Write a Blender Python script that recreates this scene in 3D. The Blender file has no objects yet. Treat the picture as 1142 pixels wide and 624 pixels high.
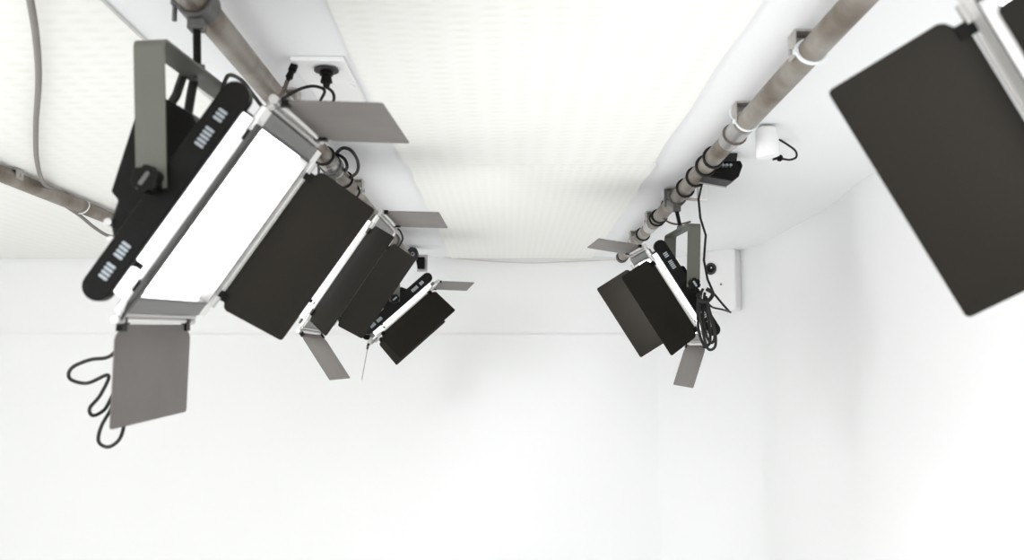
import bpy, math, random
from mathutils import Vector, Matrix
random.seed(4)
sc = bpy.context.scene
COL = sc.collection
CAMZ = 1.75
FPX = 1050.1
PI = math.pi
H0 = Vector((0, 0, CAMZ))

# ------------------------------------------------------------ camera
pitch = math.atan2(112, FPX); yaw = math.atan2(4, FPX)
fw = Vector((math.sin(yaw)*math.cos(pitch), math.cos(yaw)*math.cos(pitch), math.sin(pitch)))
rt = Vector((math.cos(yaw), -math.sin(yaw), 0)); up = rt.cross(fw)
cd = bpy.data.cameras.new('camera'); cam = bpy.data.objects.new('camera', cd); COL.objects.link(cam)
cam.matrix_world = Matrix.Translation(H0) @ Matrix((rt, up, -fw)).transposed().to_4x4()
cd.sensor_width = 36; cd.lens = FPX/1142*36; cd.clip_start = .02
cd.dof.use_dof = True; cd.dof.focus_distance = 3.15; cd.dof.aperture_fstop = 5.0
sc.camera = cam

def U(px, py, Y):
    """world point at depth Y (metres along the room) seen in direction px, py"""
    d = rt*((px-571)/FPX) - up*((py-312)/FPX) + fw
    return H0 + d*(Y/d.y)

# ------------------------------------------------------------ materials
def mat(name, col, rough=.5, metal=0, emit=None, es=0, spec=.5, var=0, vscale=8, bump=0, bscale=60, col2=None):
    m = bpy.data.materials.new(name); m.use_nodes = True
    nt = m.node_tree; b = nt.nodes['Principled BSDF']
    b.inputs['Base Color'].default_value = (*col, 1); b.inputs['Roughness'].default_value = rough
    b.inputs['Metallic'].default_value = metal; b.inputs['Specular IOR Level'].default_value = spec
    tc = nt.nodes.new('ShaderNodeTexCoord')
    if var or col2:
        n = nt.nodes.new('ShaderNodeTexNoise'); n.inputs['Scale'].default_value = vscale; n.inputs['Detail'].default_value = 4
        nt.links.new(tc.outputs['Object'], n.inputs['Vector'])
        r = nt.nodes.new('ShaderNodeValToRGB'); r.color_ramp.elements[0].position = .35; r.color_ramp.elements[1].position = .65
        c2 = col2 or tuple(c*(1-var) for c in col)
        r.color_ramp.elements[0].color = (*c2, 1); r.color_ramp.elements[1].color = (*col, 1)
        nt.links.new(n.outputs['Fac'], r.inputs['Fac']); nt.links.new(r.outputs['Color'], b.inputs['Base Color'])
    if bump:
        n2 = nt.nodes.new('ShaderNodeTexNoise'); n2.inputs['Scale'].default_value = bscale
        nt.links.new(tc.outputs['Object'], n2.inputs['Vector'])
        bp = nt.nodes.new('ShaderNodeBump'); bp.inputs['Strength'].default_value = bump; bp.inputs['Distance'].default_value = .002
        nt.links.new(n2.outputs['Fac'], bp.inputs['Height']); nt.links.new(bp.outputs['Normal'], b.inputs['Normal'])
    if es:
        b.inputs['Emission Color'].default_value = (*(emit or col), 1); b.inputs['Emission Strength'].default_value = es
    return m
M = {}
M['wall'] = mat('white_wall_paint', (.928, .931, .926), .85, spec=.2, var=.012, vscale=.8)
M['ceil'] = mat('white_ceiling_paint', (.93, .935, .94), .9, spec=.2, var=.01, vscale=1)
M['cyc'] = mat('white_backdrop_paint', (.925, .928, .923), .85, spec=.2, var=.008, vscale=.7)
M['floor'] = mat('white_floor_paint', (.92, .92, .915), .6, spec=.3, var=.02, vscale=2)
M['black'] = mat('black_plastic', (.006, .0055, .005), .35, spec=.10, bump=.15, bscale=200)
M['rubber'] = mat('black_rubber', (.02, .018, .018), .5)
M['door'] = mat('matt_black_sheet', (.0115, .0098, .0072), .54, spec=.13, var=.12, vscale=5, bump=.08, bscale=25)
M['greysheet'] = mat('grey_sheet_metal', (.135, .121, .112), .5, metal=.4, var=.10, vscale=14, bump=.1, bscale=40)
M['darkgrey'] = mat('dark_grey_metal', (.10, .098, .095), .4, metal=.5)
M['silver'] = mat('silver_metal', (.46, .45, .44), .3, metal=.85)
M['frame'] = mat('grey_metal_frame', (.15, .145, .14), .4, metal=.4)
M['rod'] = mat('pale_metal_rod', (.78, .77, .75), .35, metal=.6)
M['yoke'] = mat('grey_green_painted_steel', (.115, .117, .097), .5, spec=.25, var=.06, vscale=10)
M['pipe'] = mat('weathered_galvanised_steel', (.34, .315, .28), .45, metal=.5, col2=(.15, .115, .085), vscale=8, bump=.2, bscale=50)
M['strut'] = mat('galvanised_strut', (.50, .47, .44), .5, metal=.4, var=.25, vscale=30)
M['tie'] = mat('pale_plastic', (.80, .84, .84), .4)
M['white'] = mat('white_plastic', (.88, .88, .87), .4)
M['cable'] = mat('black_cable_rubber', (.013, .012, .011), .5, spec=.25)
M['gcable'] = mat('grey_cable_sheath', (.22, .20, .185), .55)
M['bcable'] = mat('brown_cable_sheath', (.10, .075, .06), .5)
M['led'] = mat('lit_led_diffuser', (.9, .9, .9), .5, emit=(.985, .99, 1), es=17)
M['edge'] = mat('lit_edge_diffuser', (.9, .9, .9), .4, emit=(.98, .985, 1), es=1.6)
M['glint'] = mat('vent_grille_metal', (.30, .33, .35), .3, metal=.8)
M['glass'] = mat('dark_lens_glass', (.01, .01, .012), .08)

def fabric_mat(name, shift, es, stripe):
    m = bpy.data.materials.new(name); m.use_nodes = True
    nt = m.node_tree; N = nt.nodes; Lk = nt.links; b = N['Principled BSDF']
    b.inputs['Roughness'].default_value = .9; b.inputs['Specular IOR Level'].default_value = .1
    tc = N.new('ShaderNodeTexCoord'); mp = N.new('ShaderNodeMapping'); Lk.new(tc.outputs['Object'], mp.inputs['Vector'])
    mp.inputs['Location'].default_value = (shift, 0, 0)
    wx = N.new('ShaderNodeTexWave'); wx.bands_direction = 'X'; wx.inputs['Scale'].default_value = 11*stripe[0]; wx.inputs['Distortion'].default_value = .6; wx.inputs['Detail Scale'].default_value = 2
    wy = N.new('ShaderNodeTexWave'); wy.bands_direction = 'Y'; wy.inputs['Scale'].default_value = 9*stripe[1]; wy.inputs['Distortion'].default_value = 1.1; wy.inputs['Detail Scale'].default_value = 2
    for w in (wx, wy): Lk.new(mp.outputs['Vector'], w.inputs['Vector'])
    mul = N.new('ShaderNodeMath'); mul.operation = 'MULTIPLY'; Lk.new(wx.outputs['Fac'], mul.inputs[0]); Lk.new(wy.outputs['Fac'], mul.inputs[1])
    ns = N.new('ShaderNodeTexNoise'); ns.inputs['Scale'].default_value = 1.6; Lk.new(tc.outputs['Object'], ns.inputs['Vector'])
    m2 = N.new('ShaderNodeMath'); m2.operation = 'MULTIPLY'; Lk.new(mul.outputs[0], m2.inputs[0]); Lk.new(ns.outputs['Fac'], m2.inputs[1])
    r = N.new('ShaderNodeValToRGB')
    r.color_ramp.elements[0].color = (.93, .925, .89, 1); r.color_ramp.elements[1].color = (.89, .875, .825, 1)
    r.color_ramp.elements[1].position = .75
    Lk.new(m2.outputs[0], r.inputs['Fac']); Lk.new(r.outputs['Color'], b.inputs['Base Color'])
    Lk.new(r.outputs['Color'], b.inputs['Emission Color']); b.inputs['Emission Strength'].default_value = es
    bp = N.new('ShaderNodeBump'); bp.inputs['Strength'].default_value = .12; bp.inputs['Distance'].default_value = .008
    Lk.new(mul.outputs[0], bp.inputs['Height']); Lk.new(bp.outputs['Normal'], b.inputs['Normal'])
    return m
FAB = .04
M['fabA'] = fabric_mat('quilted_diffusion_fabric_front', 0, FAB, (.5, 1.0))
M['fabB'] = fabric_mat('quilted_diffusion_fabric_rear', .1, FAB, (1.0, .9))
M['fabC'] = fabric_mat('quilted_diffusion_fabric_side', .3, FAB, (.5, .8))

# ------------------------------------------------------------ mesh builder
class MB:
    def __init__(s, X=None): s.v = []; s.f = []; s.X = X
    def add(s, vs, fs):
        o = len(s.v)
        for p in vs:
            p = Vector(p)
            s.v.append(s.X @ p if s.X is not None else p)
        s.f += [tuple(o+i for i in q) for q in fs]
        return s
    def box(s, a, b, R=None, c=None):
        a = Vector(a); b = Vector(b)
        vs = [Vector((x, y, z)) for x in (a.x, b.x) for y in (a.y, b.y) for z in (a.z, b.z)]
        if R is not None: vs = [R @ p + (c or Vector()) for p in vs]
        return s.add(vs, [(0, 1, 3, 2), (4, 6, 7, 5), (0, 4, 5, 1), (2, 3, 7, 6), (0, 2, 6, 4), (1, 5, 7, 3)])
    def prism(s, poly, mapf, h0, h1):
        n = len(poly); vs = [mapf(p[0], p[1], h0) for p in poly] + [mapf(p[0], p[1], h1) for p in poly]
        fs = [tuple(range(n))[::-1], tuple(range(n, 2*n))] + [(i, (i+1) % n, n+(i+1) % n, n+i) for i in range(n)]
        return s.add(vs, fs)
    def rings(s, path, rads, n=12, cap=True, closed=False):
        path = [Vector(p) for p in path]; m = len(path); vs = []
        t0 = (path[1]-path[0]).normalized(); nrm = t0.orthogonal().normalized()
        for i, p in enumerate(path):
            if closed: t = (path[(i+1) % m]-path[i-1]).normalized()
            else: t = (path[min(i+1, m-1)]-path[max(i-1, 0)])
            t = t.normalized() if t.length > 1e-9 else t0
            nrm = (nrm - t*nrm.dot(t));
            nrm = nrm.normalized() if nrm.length > 1e-9 else t.orthogonal().normalized()
            bn = t.cross(nrm); r = rads[i] if isinstance(rads, (list, tuple)) else rads
            for k in range(n):
                a = 2*PI*k/n; vs.append(p + nrm*math.cos(a)*r + bn*math.sin(a)*r)
        fs = []
        for i in range(m if closed else m-1):
            j = (i+1) % m
            for k in range(n): fs.append((i*n+k, i*n+(k+1) % n, j*n+(k+1) % n, j*n+k))
        if cap and not closed: fs += [tuple(range(n))[::-1], tuple((m-1)*n+k for k in range(n))]
        return s.add(vs, fs)
    def cyl(s, a, b, r, n=20): return s.rings([a, b], r, n)
    def build(s, name, m, parent=None, bevel=0, smooth=True, loc=None):
        me = bpy.data.meshes.new(name)
        o = bpy.data.objects.new(name, me); COL.objects.link(o)
        off = Vector(loc) if loc is not None else Vector()
        me.from_pydata([p-off for p in s.v], [], s.f)
        import bmesh
        bm = bmesh.new(); bm.from_mesh(me); bmesh.ops.recalc_face_normals(bm, faces=bm.faces[:]); bm.to_mesh(me); bm.free()
        me.materials.append(m)
        if loc is not None: o.location = off
        if parent is not None: o.parent = parent
        if smooth:
            for p in me.polygons: p.use_smooth = True
            me.set_sharp_from_angle(angle=math.radians(35))
        if bevel:
            bv = o.modifiers.new('bevel', 'BEVEL'); bv.width = bevel; bv.segments = 3; bv.limit_method = 'ANGLE'; bv.harden_normals = False
        return o

def spline(pts, n=10, closed=False):
    pts = [Vector(p) for p in pts]; out = []; m = len(pts)
    rng = range(m if closed else m-1)
    for i in rng:
        if closed: p0, p1, p2, p3 = pts[i-1], pts[i], pts[(i+1) % m], pts[(i+2) % m]
        else: p0 = pts[max(i-1, 0)]; p1 = pts[i]; p2 = pts[i+1]; p3 = pts[min(i+2, m-1)]
        for k in range(n):
            t = k/n
            out.append(.5*((2*p1)+(p2-p0)*t+(2*p0-5*p1+4*p2-p3)*t*t+(3*p1-p0-3*p2+p3)*t**3))
    if not closed: out.append(pts[-1])
    return out

def tag(o, label=None, cat=None, group=None, kind=None):
    if label: o['label'] = label
    if cat: o['category'] = cat
    if group: o['group'] = group
    if kind: o['kind'] = kind
    return o
def empty(name, loc):
    e = bpy.data.objects.new(name, None); COL.objects.link(e); e.location = loc; e.empty_display_size = .05; return e
def rrect(x0, x1, y0, y1, r, n=5):
    out = []
    for cx, cy, a0 in ((x1-r, y1-r, 0), (x0+r, y1-r, 90), (x0+r, y0+r, 180), (x1-r, y0+r, 270)):
        for k in range(n+1):
            a = math.radians(a0+90*k/n); out.append((cx+r*math.cos(a), cy+r*math.sin(a)))
    return out

# ------------------------------------------------------------ room
ZC = .635; YB = 4.85; XR = 1.185; XL = -3.4; YR = -2.4
def struct(name, mb, m, **k):
    return tag(mb.build(name, m, **k), kind='structure')
struct('floor', MB().box((XL-.1, YR-.1, -.1), (XR+.3, YB+.2, 0)), M['floor'])
struct('ceiling', MB().box((XL-.1, YR-.1, CAMZ+ZC), (XR+.3, YB+.2, CAMZ+ZC+.1)), M['ceil'])
struct('wall_back', MB().box((XL-.1, YB, 0), (XR+.3, YB+.1, CAMZ+ZC)), M['wall'])
# smooth backdrop lining in front of the lower wall, ending in a thin ledge, curving into the floor
prof = [(YB, CAMZ+.236), (YB-.007, CAMZ+.236), (YB-.007, .5)]
for k in range(1, 9):
    a = PI/2*k/8; prof.append((YB-.007-.5*(1-math.cos(a)), .5-.5*math.sin(a)+.004))
prof.append((YB, .002))
struct('trim_1', MB().prism(prof, lambda y, z, h: Vector((h, y, z)), XL, XR), M['cyc'])
struct('wall_left', MB().box((XL-.1, YR-.1, 0), (XL, YB+.1, CAMZ+ZC)), M['wall'])
# right wall with a shallow soft recess towards the back
pr = []
RC = .50
for k in range(40):
    y = YR + (YB-RC-YR)*k/39
    def sm(a, b, t):
        t = max(0, min(1, (t-a)/(b-a))); return t*t*(3-2*t)
    pr.append((XR - .06 + .06*sm(2.85, 3.5, y), y))
pr += [(XR-RC+RC*math.cos(PI/2*k/14), YB-RC+RC*math.sin(PI/2*k/14)) for k in range(1, 15)]
pr += [(XR+.3, YB), (XR+.3, YR)]
struct('wall_right', MB().prism(pr, lambda x, y, h: Vector((x, y, h)), 0, CAMZ+ZC), M['wall'])
# rear wall behind the viewer; its wide window opening is added to let in light
mb = MB()
wz0, wz1, wx0, wx1 = .5, 2.25, -2.6, 1.0
mb.box((XL, YR-.1, 0), (XR, YR, wz0)).box((XL, YR-.1, wz1), (XR, YR, CAMZ+ZC)).box((XL, YR-.1, wz0), (wx0, YR, wz1)).box((wx1, YR-.1, wz0), (XR, YR, wz1))
struct('wall_rear', mb, M['wall'])
mb = MB()
for x in (wx0, wx0+1.34, wx0+2.72, wx1-.05): mb.box((x, YR-.08, wz0), (x+.05, YR-.03, wz1))
for z in (wz0, wz1-.05): mb.box((wx0, YR-.08, z), (wx1, YR-.03, z+.05))
struct('added_window_1', mb, M['white'])  # frame of the added opening, unseen behind the viewer

# ceiling diffusion fabric panels
def fabric(name, x0, x1, y0, y1, z, m, label):
    mb = MB(); nx, ny = 24, 30; vs = []; fs = []
    for top in (0, 1):
        for j in range(ny+1):
            for i in range(nx+1):
                u = i/nx; w = j/ny
                sag = .010*math.sin(PI*u)*math.sin(PI*w)
                edge = .003*math.sin(w*ny*1.3)*(1 if i in (0, nx) else 0)
                vs.append((x0+(x1-x0)*u+edge, y0+(y1-y0)*w, z - (0 if top else .008 + sag)))
    n = (nx+1)*(ny+1)
    for top in (0, 1):
        for j in range(ny):
            for i in range(nx):
                a = top*n + j*(nx+1)+i; fs.append((a, a+1, a+nx+2, a+nx+1))
    b = [j*(nx+1) for j in range(ny+1)]; c = [q+nx for q in b]
    for L in (b, c, list(range(nx+1)), list(range(ny*(nx+1), ny*(nx+1)+nx+1))):
        for p, q in zip(L, L[1:]): fs.append((p, q, q+n, p+n))
    mb.add(vs, fs)
    return tag(mb.build(name, m, loc=((x0+x1)/2, (y0+y1)/2, z)), label, 'ceiling panel')
zc = CAMZ+ZC
fabric('diffusion_panel', -.305, .42, -.9, 2.695, zc-.001, M['fabA'], 'cream quilted ceiling panel between the lamp pipes, nearer of the two, coarse ribs')
fabric('diffusion_panel', -.295, .43, 2.697, YB-.03, zc-.001, M['fabB'], 'cream fine-ribbed ceiling panel between the lamp pipes, reaching the back wall')
fabric('diffusion_panel', XL+.02, -.675, -.9, YB-.03, zc-.001, M['fabC'], 'cream quilted ceiling panel at far left above the lone third pipe')

# thin wire sagging along the top of the back wall
pts = [U(480, 285, YB-.006), U(520, 289, YB-.006), U(560, 292, YB-.006), U(600, 293, YB-.006), U(650, 291, YB-.006), U(700, 289, YB-.006)]
tag(MB().rings(spline(pts), .0022, 6).build('wall_wire', mat('pale_beige_wire', (.75, .71, .62), .6)), 'thin pale wire sagging along the top of the back wall', 'wire')

# ------------------------------------------------------------ pipes
PZ = .59; PR = .0235
PX = {'L': -.4885, 'R': .546, 'S': -1.459}
def pipe(name, x, y0, y1, label):
    root = empty(name, (x, y0, CAMZ+PZ)); tag(root, label, 'pipe')
    n = 28; mb = MB(); vs = []; fs = []
    c = Vector((0, 0, 0)); L = y1-y0
    ri = PR-.0035
    for yy, r in ((0, ri), (0, PR), (L, PR), (L, ri)):
        for k in range(n):
            a = 2*PI*k/n; vs.append((r*math.cos(a), yy, r*math.sin(a)))
    for s in range(4):
        t = (s+1) % 4
        for k in range(n): fs.append((s*n+k, s*n+(k+1) % n, t*n+(k+1) % n, t*n+k))
    mb.add(vs, fs); mb.build('tube', M['pipe'], root)
    return root
pipeL = pipe('scaffold_pipe', PX['L'], -.6, 4.55, 'weathered steel scaffold pipe under the ceiling carrying the three left lamps')
pipeR = pipe('scaffold_pipe', PX['R'], -.6, 4.50, 'weathered steel scaffold pipe under the ceiling on the right, wrapped in black cable')
pipeS = pipe('scaffold_pipe', PX['S'], -.6, 3.9, 'steel scaffold pipe at far left running behind the nearest left lamp')
def collar(parent, y, w, m=M['silver'], r=PR+.0022, name='coupling_sleeve'):
    n = 28; mb = MB(); vs = []; fs = []
    for yy, rr in ((y-w/2, PR-.001), (y-w/2, r), (y+w/2, r), (y+w/2, PR-.001)):
        for k in range(n):
            a = 2*PI*k/n; vs.append((rr*math.cos(a), yy, rr*math.sin(a)))
    for s in range(4):
        t = (s+1) % 4
        for k in range(n): fs.append((s*n+k, s*n+(k+1) % n, t*n+(k+1) % n, t*n+k))
    return mb.add(vs, fs).build(name, m, parent)
yp = lambda x, Y: Y+.6
collar(pipeR, yp(0, 2.20), .16); collar(pipeR, yp(0, 3.55), .10); collar(pipeL, yp(0, 2.55), .12)
collar(pipeR, yp(0, 4.47), .05, M['rubber'], PR+.005, 'end_cap'); 

# brackets between ceiling and pipe
def bracket(x, y, label, w=.046, gap=.0):
    root = empty('pipe_bracket', (x, y, CAMZ+ZC-gap)); tag(root, label, 'bracket', 'strut brackets holding the pipes to the ceiling')
    z0 = PZ-.004-ZC+gap
    mb = MB()                       # saddle: open U channel whose cheeks hug the pipe
    mb.box((-w/2-.004, -.02, z0), (-w/2, .02, -.003)).box((w/2, -.02, z0), (w/2+.004, .02, -.003)).box((-w/2-.004, .017, PZ+PR-ZC+gap+.001), (w/2+.004, .02, -.003))
    mb.box((-w/2-.004, -.02, -.004), (w/2+.004, .02, -.0003))
    mb.build('channel', M['strut'], root, bevel=.0008)
    for q in (-1, 1): MB().cyl((q*(w/2+.003), 0, z0+.012), (q*(w/2+.009), 0, z0+.012), .005, 6).build('bolt', M['silver'], root)
    return root
for x, ys, nm in ((PX['R'], (1.67, 2.115, 3.08, 3.52, 3.98, 4.38), 'right'), (PX['L'], (2.02, 2.95, 3.51), 'left')):
    for i, y in enumerate(ys):
        if nm == 'right':
            lab = ['grey steel bracket at the near end of the right pipe, beside the pale tie', 'grey steel bracket over the right pipe beside the clamp sleeve and white tie',
                   'grey steel bracket over the right pipe just past the black box', 'grey steel bracket over the right pipe above the drooping brown cable loop',
                   'small steel bracket over the right pipe above the right far lamp', 'small steel bracket at the far end of the right pipe, behind the raised flap'][i]
        else:
            lab = ['grey steel bracket over the left pipe next to the ceiling outlet', 'grey steel bracket over the left pipe beside the arching black cable',
                   'small steel bracket over the left pipe just behind the second lamp'][i]
        bracket(x, y, lab)
bracket(PX['S'], 2.72, 'grey steel bracket over the far left pipe at the photo edge', gap=.02)

# cable ties
def tie(p, y, tail=True, r=.0028):
    mb = MB(); R = PR+.002; n = 26; Y = y+.6
    mb.rings([(R*math.cos(2*PI*k/n), Y+.012*math.sin(2*PI*k/n), R*math.sin(2*PI*k/n)) for k in range(n)], r, 6, closed=True)
    if tail: mb.rings(spline([(-R, Y, 0), (-R-.012, Y-.004, .012), (-R-.014, Y-.003, .03)], 5), .0016, 5)
    mb.box((-R-.006, Y-.005, -.004), (-R+.002, Y+.005, .004))
    mb.build('cable_tie', M['tie'], p)
tie(pipeR, 1.645, False, .0042); tie(pipeR, 2.105); tie(pipeR, 3.05)
tie(pipeS, 3.18); tie(pipeL, 1.98); tie(pipeL, 3.42)

# ------------------------------------------------------------ LED lamp with barn doors
D = dict(L=.3675, W=.3213, Ll=.2864, Dl=.150, Ws=.2774, Ds=.1487, fa=.2902, fb=.2718, Hy=.193)
def lamp(pos, rot, ang, side, scale, label, phi=0, supply='hump', vents=True, cable=None, far_yoke=True):
    """side -1: left pipe, +1: right pipe. local x up the panel, y across, z out of the lit face"""
    ns = 1 if side < 0 else -1
    R = Matrix(rot)
    P0 = Vector(pos)*scale + H0
    pipx = PX['L'] if side < 0 else PX['R']
    # mount
    piv = lambda y: P0 + scale*(R @ Vector((0, y, -.062)))
    uw = Vector((math.sin(phi), 0, math.cos(phi)))
    yA = .173
    top_c = piv(0) + uw*D['Hy']*scale
    clamp_c = Vector((pipx, top_c.y, CAMZ+PZ))
    root = empty('led_panel_light', clamp_c); tag(root, label, 'studio light', 'led panel lamps with barn doors')
    X = Matrix.Translation(P0-clamp_c) @ (R*scale).to_4x4()
    B = lambda: MB(X)
    W2 = D['W']/2
    # housing
    hs = B().box((-.150, -.146, -.058), (.150, .146, -.016)).build('housing', M['black'], root, bevel=.006)
    # rear supply
    mb = B()
    if supply == 'wedge':
        poly = [(.095, -.172), (-.051, -.123), (-.054, -.108), (-.085, -.098), (-.10, -.082), (-.112, -.055), (.080, -.055), (.103, -.096)]
        mb.prism(poly, lambda x, z, y: Vector((x, y, z)), .12, -.02)
        ps_ = mb.build('power_supply', M['black'], root, bevel=.004)
        for q in ((-.086, -.098), (-.103, -.080)): B().cyl((q[0], .119, q[1]), (q[0], .126, q[1]), .006, 14).build('screw', M['silver'], ps_, bevel=.001)
    else:
        poly = [(-.055, -.05), (-.045, -.088), (.06, -.088), (.082, -.05)]
        mb.prism(poly, lambda x, z, y: Vector((x, y, z)), .10, -.10)
        mb.build('power_supply', M['black'], root, bevel=.004)
    # rounded side plates with vents
    for s in (1, -1):
        y0, y1 = s*.147, s*.166
        poly = rrect(-.176, .176, -.062, -.0215, .0195, 7)
        sp = B().prism(poly, lambda x, z, y: Vector((x, y, z)), y0, y1).build('side_plate', M['black'], root, bevel=.002)
        for xc, k in ((.088, 5), (.124, 3), (-.098, 4), (-.132, 4)):
            v = B()
            for j in range(k):
                x = xc + (j-(k-1)/2)*.0062
                v.prism(rrect(x-.0021, x+.0021, -.048, -.034, .002, 3), lambda a, z, y: Vector((a, y, z)), y1-s*.001, y1+s*.0012)
            v.build('vent', M['glint'], sp)
        # glowing edge strip in two windows
        e = B().box((-.098, s*.150, -.0205), (.146, s*.1635, -.004)).box((-.150, s*.150, -.0205), (-.108, s*.1635, -.004))
        e.build('edge_diffuser', M['edge'], root, bevel=.002)
    # front frame
    fb = D['fb']/2-.001; fa = D['fa']/2
    fr = B()
    for q in (1, -1):
        B().box((-.168, q*fb, -.0035), (.168, q*.1655, .003)).build('side_lip', M['rod'], root, bevel=.0015)
        B().box((q*fa, -fb, -.016), (q*.168, fb, .003)).build('end_frame', M['frame'], root, bevel=.0015)
    g = B(); o_ = [(fa, fb), (-fa, fb), (-fa, -fb), (fa, -fb)]; i_ = [(fa-.004, fb-.004), (-fa+.004, fb-.004), (-fa+.004, -fb+.004), (fa-.004, -fb+.004)]
    vs = [(x, y, z) for z in (-.0145, .0035) for L_ in (o_, i_) for x, y in L_]
    fs = []
    for k in range(4):
        n_ = (k+1) % 4
        fs += [(k, n_, 4+n_, 4+k), (8+k, 12+k, 12+n_, 8+n_), (k, 8+k, 8+n_, n_), (4+k, 4+n_, 12+n_, 12+k)]
    g.add(vs, fs).build('gasket', M['darkgrey'], root)
    B().box((-fa, -fb, -.022), (fa, fb, -.014)).build('led_diffuser', M['led'], root)
    # pale rails top and bottom of the frame
    for s in (1, -1):
        rl = B().cyl((s*.1735, -.135, -.004), (s*.1735, .135, -.004), .0055, 12)
        rl.build('rail', M['silver'], root)
    # doors
    def door(kind, s, th):
        long_ = kind == 'long'
        hl = (D['Ll'] if long_ else D['Ws'])/2; ext = D['Dl'] if long_ else D['Ds']
        if long_: org = Vector((0, s*W2, .002)); a = Vector((1, 0, 0)); out = Vector((0, s, 0))
        else: org = Vector((s*D['L']/2, 0, -.004)); a = Vector((0, 1, 0)); out = Vector((s, 0, 0))
        n = Vector((0, 0, 1)); d = n*math.cos(th) + out*math.sin(th); m_ = a.cross(d).normalized()
        t0 = .006; c = .018; r = .006
        poly = []
        for cx, cy, a0 in ((hl-r, ext-r, 0), (-hl+r, ext-r, 90)):
            for k in range(6):
                q = math.radians(a0+90*k/5); poly.append((cx+r*math.cos(q), cy+r*math.sin(q)))
        poly += [(-hl, t0+.022), (-hl+.003, t0+.016), (-hl+.012, t0+.010), (-hl+.016, t0), (hl-.016, t0), (hl-.012, t0+.010), (hl-.003, t0+.016), (hl, t0+.022)]
        mp = lambda u, v, h: org + a*u + d*v + m_*h
        dr = B().prism(poly, mp, -.0008, .0008).build('barn_door', M['door'] if long_ else M['greysheet'], root)
        if not long_: dr['label'] = 'grey sheet metal flap'
        hg = B()
        hg.cyl(org - a*(hl-.014), org + a*(hl-.014), .0042, 12)
        hg.build('hinge', M['rod'] if not long_ else M['silver'], dr)
        for q in (-1, 1):
            c0 = org + a*q*(hl-.02)
            kn = B().box((-.008, -.0045, -.010), (.008, .0045, .012), R=Matrix((a, m_, d)).transposed(), c=c0+d*.004)
            kn.build('hinge_knuckle', M['black'], dr)
        for q in (-1, 1):      # bracket that ties the hinge to the frame
            c1 = org + a*q*(hl-.006)
            inner = Vector(c1)
            if long_: inner.y = s*.160
            else: inner.x = s*.166
            br = B().cyl(inner + Vector((0, 0, -.004)), c1, .0048, 10)
            br.rings([c1 - a*q*.010, c1 + a*q*.011], .0068, 14)
            br.build('hinge_knob', M['silver'], dr)
        return dr
    near, far, tp, bt = ang
    if near is not None: door('long', ns, near)
    if far is not None: door('long', -ns, far)
    door('short', 1, tp); door('short', -1, bt)
    # yoke: U strap on the pivots, standing up to the clamp
    yl = (R @ Vector((0, 1, 0))).normalized(); wd = yl.cross(uw).normalized(); u2 = wd.cross(yl).normalized()
    if u2.dot(uw) < 0: u2 = -u2
    pc = piv(0) - clamp_c
    hw = .0205*scale; t = .0016*scale; yy = yA*scale; hh = D['Hy']*scale; rr = .014*scale
    prof = [(-yy, -.016)]
    out_ = [(-yy, -.010*scale), (-yy, hh-rr)]
    for k in range(1, 6):
        q = PI - PI/2*k/5; out_.append((-yy+rr+rr*math.cos(q), hh-rr+rr*math.sin(q)))
    for k in range(0, 6):
        q = PI/2 - PI/2*k/5; out_.append((yy-rr+rr*math.cos(q), hh-rr+rr*math.sin(q)))
    out_ += [(yy, -.010*scale)]
    # offset inward for thickness
    inn = []
    for i, (a_, b_) in enumerate(out_):
        p = Vector(out_[max(i-1, 0)]); q = Vector(out_[min(i+1, len(out_)-1)]); tt = (q-p).normalized(); nn = Vector((tt.y, -tt.x))
        inn.append((a_+nn.x*2.2*t, b_+nn.y*2.2*t))
    mb = MB(); vs = []; fs = []; n = len(out_)
    for sgn in (-1, 1):
        for (a_, b_) in out_: vs.append(pc + yl*a_ + u2*b_ + wd*hw*sgn)
        for (a_, b_) in inn: vs.append(pc + yl*a_ + u2*b_ + wd*hw*sgn)
    for i in range(n-1):
        fs += [(i, i+1, 2*n+i+1, 2*n+i), (n+i, 3*n+i, 3*n+i+1, n+i+1), (i, n+i, n+i+1, i+1), (2*n+i, 2*n+i+1, 3*n+i+1, 3*n+i)]
    fs += [(0, 2*n, 3*n, n), (n-1, 2*n-1, 4*n-1, 3*n-1)]
    mb.add(vs, fs); mb.build('yoke', M['yoke'], root)
    for s in (1, -1):
        y0 = s*.166
        kn = B().cyl((0, y0, -.062), (0, s*(yA+.012), -.062), .008, 14)
        n = 18; prof = []
        mbk = B(); vs = []; fs = []
        for k in range(n*2):
            q = 2*PI*k/(n*2); rad = .0185 if (k//2) % 3 else .016
            prof.append((rad*math.cos(q), rad*math.sin(q)))
        kn.prism(prof, lambda a_, b_, h: Vector((a_, h, b_-.062)), s*(yA+.003), s*(yA+.022))
        k0 = kn.build('tilt_knob', M['black'], root, bevel=.001)
        B().prism(rrect(-.010, .010, -.065, -.059, .002, 3), lambda a_, b_, h: Vector((a_, h, b_)), s*(yA+.0215), s*(yA+.0235)).build('pointer', M['darkgrey'] if supply == 'wedge' else M['glint'], k0)
    # clamp on the pipe + stem
    tl = top_c - clamp_c
    n = 24; mb = MB(); vs = []; fs = []
    w2 = .022
    for yv, r in ((-w2, PR+.0005), (-w2, PR+.007), (w2, PR+.007), (w2, PR+.0005)):
        for k in range(n):
            a_ = 2*PI*k/n; vs.append((r*math.cos(a_), yv, r*math.sin(a_)))
    for s_ in range(4):
        t_ = (s_+1) % 4
        for k in range(n): fs.append((s_*n+k, s_*n+(k+1) % n, t_*n+(k+1) % n, t_*n+k))
    mb.add(vs, fs)
    sx = 1 if tl.x > 0 else -1
    mb.box((-.012, -.012, -PR-.022), (.012, .012, -PR-.005))
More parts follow.
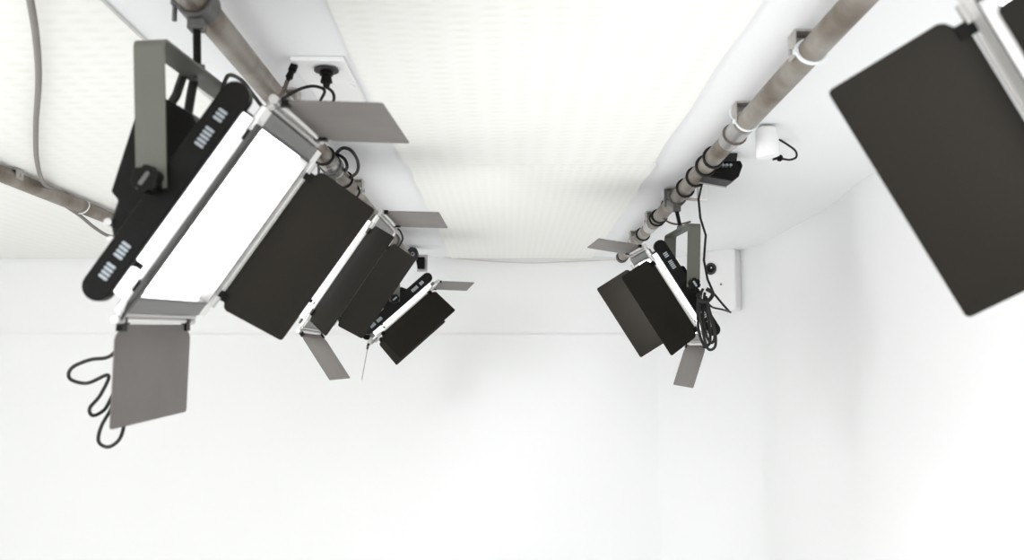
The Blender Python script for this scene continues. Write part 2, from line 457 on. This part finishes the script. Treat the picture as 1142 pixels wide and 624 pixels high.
    mb.box((-PR-.016, -.009, -.006), (-PR-.004, .009, .006)); mb.cyl((-PR-.012, 0, -.03), (-PR-.012, 0, .03), .004, 10)
    mb.build('clamp', M['darkgrey'], root, bevel=.001)
    MB().rings([(0, 0, -PR-.018), (tl.x, 0, tl.z-.004)], .0062, 14).build('stem', M['black'], root)
    MB().rings([(tl.x*.93, 0, tl.z+.014), (tl.x, 0, tl.z-.004)], .013, 6).build('locking_nut', M['darkgrey'], root)
    if cable:
        for ptsc, r in cable:
            MB().rings(spline([p-clamp_c for p in ptsc], 8), r, 8).build('power_cable', M['cable'], root)
    return root

# nearest left lamp; its cable hangs in loops behind the lower flap
c1 = [([U(150, 330, 1.50), U(140, 370, 1.52), U(124, 396, 1.53), U(100, 401, 1.53), U(80, 410, 1.53), U(78, 422, 1.53), U(97, 427, 1.53), U(121, 418, 1.53),
        U(112, 440, 1.53), U(100, 455, 1.52), U(104, 463, 1.52), U(117, 456, 1.54), U(126, 440, 1.54), U(124, 455, 1.54), U(113, 475, 1.53), U(110, 492, 1.53), U(121, 498, 1.53), U(134, 488, 1.53), U(140, 465, 1.55), U(146, 430, 1.55)], .0030),
      ([U(205, 160, 1.42), U(191, 122, 1.42), U(197, 105, 1.42), U(204, 85, 1.43), U(210, 73, 1.44), U(219, 77, 1.46), U(214, 100, 1.46), U(209, 130, 1.45), U(203, 160, 1.44)], .0072),
      ([U(248, 100, 1.47), U(255, 84, 1.50), U(270, 90, 1.56), U(284, 108, 1.62), U(296, 120, 1.68), U(312, 112, 1.85), U(316, 98, 1.95)], .0035)]
lamp((-.4177, 1.3999, .2362), [[.5761, -.0266, .8125], [-.0604, -.9981, .0104], [.8107, -.0555, -.5767]], (1.165, .744, .581, .987), -1, 1.02,
     'nearest left lamp, lit white face in view, grey flap hanging below', phi=-.038, supply='wedge', cable=c1)
lamp((-.4209, 2.5051, .2769), [[.5571, -.0165, .8259], [-.0246, -.9997, -.0032], [.8257, -.0187, -.5574]], (.946, 1.075, .565, .393), -1, 1.02,
     'middle lamp on the left pipe, half hidden behind the nearest lamp, dark flaps open')
lamp((-.4364, 3.8857, .269), [[.7271, .1615, .662], [.1368, -.9865, .0887], [.6674, .0262, -.7394]], (.535, .431, .813, .9), -1, 1.02,
     'farthest and smallest lamp on the left pipe, tilted downward, black flaps')
cR2 = [([U(784, 322, 2.82), U(779, 333, 2.81), U(778, 350, 2.81), U(780, 372, 2.80), U(786, 385, 2.80), U(792, 380, 2.80), U(790, 355, 2.80), U(786, 335, 2.80)], .0042),
       ([U(786, 326, 2.80), U(784, 350, 2.79), U(788, 374, 2.78), U(794, 382, 2.78), U(797, 372, 2.78), U(792, 352, 2.78), U(788, 332, 2.79)], .0042),
       ([U(782, 326, 2.80), U(780, 345, 2.78), U(783, 366, 2.78), U(789, 388, 2.78), U(797, 387, 2.78), U(798, 374, 2.78), U(794, 356, 2.78), U(787, 330, 2.78)], .0042),
       ([U(778, 328, 2.79), U(783, 336, 2.77), U(790, 335, 2.76), U(795, 327, 2.78), U(788, 322, 2.79)], .0062),
       ([U(787, 334, 2.78), U(794, 342, 2.78), U(806, 345, 2.8), U(815, 348, 2.85)], .0028)]
lamp((.5193, 3.1068, .2731), [[-.5344, -.0495, -.8376], [-.0561, .9982, -.0226], [.8372, .0353, -.5362]], (.522, .131, .726, .683), 1, .97,
     'far lamp on the right pipe with two black flaps and a coiled cable', phi=.03, cable=cR2)
lamp((.5303, .7618, .2291), [[-.5301, .0139, -.8417], [-.1108, .99, .0859], [.8345, .1403, -.5233]], (-.029, .374, .9, .7), 1, 1.0,
     'nearest lamp on the right pipe, cut by the right photo edge, with large black flap')

# ------------------------------------------------------------ ceiling outlet with plugs (left)
zc_ = CAMZ+ZC
def onceil(px, py):
    d = rt*((px-571)/FPX) - up*((py-312)/FPX) + fw
    return H0 + d*(ZC/d.z)
a = onceil(328, 62); b = onceil(386, 116)
ox0, ox1 = onceil(334, 78).x, onceil(392, 78).x
oy0, oy1 = b.y, a.y
root = empty('ceiling_outlet', ((ox0+ox1)/2, (oy0+oy1)/2, zc_)); tag(root, 'flat white outlet plate on the ceiling beside the left pipe', 'outlet')
w = (ox1-ox0)/2; h = abs(oy1-oy0)/2
MB().box((-w, -h, -.010), (w, h, -.0003)).build('cover_plate', M['white'], root, bevel=.003)
mb = MB().cyl((.02, 0, -.0095), (.02, 0, -.0125), .03, 24); mb.build('socket', M['white'], root)
def plug(p, q, label, r=.013, disc=True):
    root = empty('power_plug', p); tag(root, label, 'plug')
    d = (q-p)
    if disc: MB().cyl((0, 0, .001), (0, 0, -.003), .025, 26).build('flange', M['rubber'], root, bevel=.001)
    MB().rings([Vector(), d*.3, d*.34, d*.7, d*.75, d], [r, r*1.05, r*.75, r*.95, r*.6, r*.45], 14).build('body', M['black'], root)
    return root
pz = Vector((0, 0, -.024))
pA = U(364, 80, 2.02); dz = ZC-.0255
def onz(px, py, z):
    d = rt*((px-571)/FPX) - up*((py-312)/FPX) + fw
    return H0 + d*(z/d.z)
pA = onz(364, 78, ZC-.0135)
plug(pA, U(364, 98, pA.y), 'black plug with wide round flange in the white ceiling outlet')
pB = onz(328, 73, ZC-.0105)
plug(pB, U(320, 92, pB.y-.02), 'slim black plug in the ceiling outlet, the one nearest the left pipe', .008, False)
ya = pA.y
tag(MB().rings(spline([U(364, 97, ya), U(371, 103, ya), U(372, 112, ya), U(364, 119, ya), U(357, 114, ya), U(362, 101, ya), U(350, 96, ya), U(335, 99, ya-.03), U(322, 106, ya-.05), U(312, 112, ya-.08), U(306, 108, ya-.1)], 8), .0032, 8)
    .build('power_cable', M['cable']), 'black cable curling from the flanged ceiling plug to the left pipe', 'cable')
tag(MB().rings(spline([U(320, 91, pB.y-.02), U(317, 100, pB.y-.03), U(311, 110, ya-.08), U(302, 116, ya-.12)], 8), .0045, 8)
    .build('power_cable', M['bcable']), 'short dark brown cable from the slim ceiling plug down to the left pipe', 'cable')

# ------------------------------------------------------------ cables
def ring(p, ys, r, m):
    for y in ys:
        R_ = PR + r*.9
        MB().rings([(R_*math.cos(2*PI*k/20), y+.6+.010*math.sin(2*PI*k/20), R_*math.sin(2*PI*k/20)) for k in range(20)], r, 7, closed=True).build('cable_wrap', m, p)
def coil(x, ys, r, mat_, turns_per, label, name='coiled_cable', lead=None):
    pts = []
    for y in ys:
        R_ = PR + r
        for k in range(17):
            a_ = 2*PI*k/16 + PI*.5
            pts.append(Vector((x+R_*math.cos(a_), y+.02*(k/16)-.01, CAMZ+PZ+R_*math.sin(a_))))
    if lead: pts += lead
    mb = MB().rings(pts, r, 7)
    return tag(mb.build(name, mat_), label, 'cable')
yR = PX['R']
coil(PX['R'], [2.46, 2.56, 2.70, 2.86], .0038, M['cable'], 1, 'black cable wound round the right pipe in loops and trailing down to the far lamp',
     lead=[U(783, 205, 2.93), U(779, 222, 2.93), U(781, 243, 2.93), U(787, 262, 2.93), U(785, 290, 2.93), U(789, 311, 2.93), U(796, 327, 2.93), U(805, 338, 2.95), U(813, 347, 2.97)])
tag(MB().rings(spline([U(744, 213, 3.32), U(739, 224, 3.3), U(737, 236, 3.28), U(743, 246, 3.26), U(756, 250, 3.24), U(770, 247, 3.2)], 8), .0036, 8).build('drooping_cable', M['bcable']),
    'brown cable drooping in an arc from the right pipe to the far lamp yoke', 'cable')
ring(pipeR, [3.36, 3.42], .0036, M['cable'])
ring(pipeR, [3.78], .0036, M['cable'])
ring(pipeR, [2.22], .0036, M['bcable'])
# left pipe cables
for pts, lab in (([U(374, 172, 2.53), U(382, 165, 2.42), U(392, 168, 2.42), U(399, 180, 2.50), U(398, 192, 2.60), U(388, 200, 2.75), U(387, 207, 2.84)], 'black cable arching off the left pipe above the big brown flap'),
                 ([U(374, 171, 2.53), U(384, 177, 2.50), U(387, 187, 2.55), U(381, 193, 2.72)], 'short black cable bow on the left pipe inside the larger arch'),
                 ([U(388, 208, 2.86), U(396, 206, 2.86), U(401, 213, 2.86), U(398, 220, 2.86)], 'small black cable hoop on the left pipe before the middle lamp'),
                 ([U(436, 252, 3.62), U(445, 256, 3.62), U(449, 266, 3.62), U(444, 276, 3.62)], 'small dark cable bow on the left pipe behind the middle lamp')):
    tag(MB().rings(spline(pts, 8), .0045 if 'small' not in lab else .0036, 8).build('cable_bow', M['cable']), lab, 'cable')
ring(pipeL, [2.44, 2.74], .0036, M['cable'])
# far-left cable dropping from the ceiling onto the third pipe
ps = lambda px: 1.459*FPX/(567-px)
tag(MB().rings(spline([U(26, -45, 1.34), U(32, -10, 1.40), U(40, 40, 1.58), U(43, 90, 1.84), U(40, 140, 2.18), U(41, 178, 2.52), U(48, 203, 2.80), U(60, 211, 2.96), U(74, 218, ps(74))], 8), .0062, 10).build('hanging_cable', M['gcable']),
    'thick grey cable dropping from the ceiling at the top left corner onto the third pipe', 'cable')
tag(MB().rings(spline([U(62, 222, ps(62)), U(74, 230, ps(70)), U(90, 241, ps(88)), U(106, 254, ps(104)), U(122, 263, ps(122)), U(140, 262, 3.42), U(150, 255, ps(150))], 8), .006, 8).build('slack_cable', M['gcable']),
    'grey slack cable hanging just below the third pipe beside the nearest lamp', 'cable')

# black box device strapped to the right pipe
root = empty('clip_on_box', U(803, 189, 2.60)); tag(root, 'small black box clipped to the side of the right pipe below its coils', 'power adapter')
MB().prism([(-.052, -.026), (.026, -.040), (.044, -.028), (.056, .004), (.050, .018), (-.045, .016)], lambda a_, b_, h: Vector((a_, h, b_)), -.035, .05).build('case', M['black'], root, bevel=.003)
MB().prism([(-.050, -.0275), (.026, -.0415), (.026, -.0435), (-.050, -.0295)], lambda a_, b_, h: Vector((a_, h, b_)), .035, .045).build('rim', M['silver'], root)
MB().prism([(-.018, .012), (.044, .014), (.050, .050), (.036, .056), (-.008, .03)], lambda a_, b_, h: Vector((a_, h, b_)), -.01, .02).build('hook', M['rubber'], root, bevel=.003)
for k in range(4): MB().cyl((-.012+.011*k, -.034, .002), (-.012+.011*k, -.042, .004), .0045, 10).build('terminal', M['glint'], root)

# translucent white cup beside the sleeve
root = empty('junction_cup', U(855, 160, 2.30)); tag(root, 'white translucent plastic cup hanging beside the sleeve of the right pipe', 'cup')
n = 20
MB().rings([(0, 0, .04), (0, 0, .036), (0.002, 0, -.026), (.003, 0, -.034)], [.022, .026, .031, .028], 22).build('shell', M['white'], root, bevel=0)
MB().rings(spline([(-.006, 0, .038), (-.02, 0, .05), (PX['R']+PR-U(855, 160, 2.30).x, 0, CAMZ+PZ-U(855, 160, 2.30).z)], 5), .004, 8).build('strap', M['tie'], root)

# hook-shaped pigtail with connector hanging from the ceiling
yh = onceil(868, 155).y
root = empty('pigtail_cable', onceil(868, 155)); o_ = root.location.copy(); tag(root, 'short black hook-shaped cable with small connector hanging from the ceiling', 'cable')
MB().rings([p-o_ for p in spline([onceil(868, 155), U(878, 161, yh), U(887, 168, yh), U(888, 175, yh), U(881, 178, yh), U(873, 177, yh)], 8)], .0029, 8).build('lead', M['cable'], root)
p = U(873, 177, yh)-o_; q = U(863, 174.5, yh)-o_
MB().rings([p, p.lerp(q, .2), p.lerp(q, .5), p.lerp(q, .55), q], [.004, .009, .009, .006, .011], 12).build('connector', M['black'], root)

# small grey junction box with side bar under the right pipe
root = empty('junction_box', U(784, 214, 2.98)); tag(root, 'small pale rounded box on a bar beside the right pipe above the far lamp', 'junction box')
MB().prism(rrect(-.016, .016, -.03, .03, .008, 4), lambda a_, b_, h: Vector((a_, h, b_)), -.012, .02).build('case', M['white'], root, bevel=.003)
MB().rings([(-.01, 0, -.026), (-.055, 0, -.022), (-.08, 0, 0)], .005, 8).build('bar', M['strut'], root)

# black spring clamp at the far end of the left pipe
root = empty('spring_clamp', (PX['L'], 4.46, CAMZ+PZ)); tag(root, 'black spring clamp gripping the far end of the left pipe', 'clamp')
MB().prism([(.006, .024), (.024, .040), (.050, .036), (.060, .012), (.052, -.010), (.030, -.014), (.024, .0)], lambda a_, b_, h: Vector((a_, h, b_)), -.03, .02).build('jaw', M['rubber'], root, bevel=.004)
MB().prism([(.046, -.006), (.090, -.006), (.090, -.062), (.056, -.062)], lambda a_, b_, h: Vector((a_, h, b_)), -.02, .02).build('handle', M['black'], root, bevel=.004)
MB().box((.050, .021, -.072), (.100, .024, .01)).build('back_plate', M['silver'], root)
MB().rings([Vector((.036+.008*math.cos(t*.8), -.034-.0012*t, .004+.008*math.sin(t*.8))) for t in range(0, 24)], .0016, 6).build('spring', M['silver'], root)
MB().cyl((.034, -.03, .004), (.052, -.03, -.022), .010, 14).build('pad', M['rubber'], root, bevel=.002)

# white wall-mounted unit with round black eye in the back right corner
pc = U(809, 311, 4.60)
root = empty('wall_unit', pc); root.rotation_euler = (0, 0, math.radians(-38))
tag(root, 'white wall mounted housing with a round black eye in the far right corner', 'camera housing')
MB().prism(rrect(-.075, .075, -.16, .145, .02, 5), lambda a_, b_, h: Vector((a_, h, b_)), -.05, .02).build('case', M['white'], root, bevel=.008)
MB().rings([(0, .018, .02), (0, .03, .02), (0, .03, .02), (0, .062, .02)], [.045, .045, .018, .018], 18).build('mount', M['white'], root)
MB().box((-.035, -.052, .147), (.045, .03, .151)).build('top_slot', M['darkgrey'], root)
e = MB().cyl((-.052, -.0505, .05), (-.052, -.056, .05), .030, 28).build('lens_ring', M['rubber'], root, bevel=.002)
MB().cyl((-.052, -.0562, .05), (-.052, -.058, .05), .019, 24).build('lens', M['glass'], e)
MB().cyl((-.046, -.0582, .054), (-.046, -.0588, .054), .004, 10).build('lens_mark', M['white'], e)
MB().cyl((.0, -.0505, -.03), (.0, -.053, -.03), .005, 12).build('screw', M['darkgrey'], root)

# ------------------------------------------------------------ light
w = bpy.data.worlds.new('world'); sc.world = w; w.use_nodes = True
nt = w.node_tree; bg = nt.nodes['Background']; bg.inputs['Color'].default_value = (.93, .96, 1, 1); bg.inputs['Strength'].default_value = 1.0
def area(name, loc, rot, sx, sy, power, col=(1, 1, 1)):
    l = bpy.data.lights.new(name, 'AREA'); l.shape = 'RECTANGLE'; l.size = sx; l.size_y = sy; l.energy = power; l.color = col
    o = bpy.data.objects.new(name, l); COL.objects.link(o); o.location = loc; o.rotation_euler = rot; return o
# added area lamp just inside the unseen rear opening, brightens the room
area('added_rear_fill', ((wx0+wx1)/2, YR+.35, (wz0+wz1)/2), (math.radians(58), 0, math.radians(-14)), wx1-wx0-.6, wz1-wz0-.2, 36, (.97, .985, 1))

# two added fill lights out of view, aimed at white floor and backdrop
area('added_fill_left', (-2.1, .1, 2.2), (math.radians(30), 0, math.radians(8)), .9, .7, 62, (.985, .99, 1))
area('added_fill_right', (.2, -1.4, 2.1), (math.radians(34), 0, math.radians(-24)), .9, .7, 36, (.985, .99, 1))
sc.view_settings.view_transform = 'Standard'; sc.view_settings.look = 'None'
sc.view_settings.gamma = 1; sc.view_settings.use_curve_mapping = False
sc.view_settings.exposure = -0.30
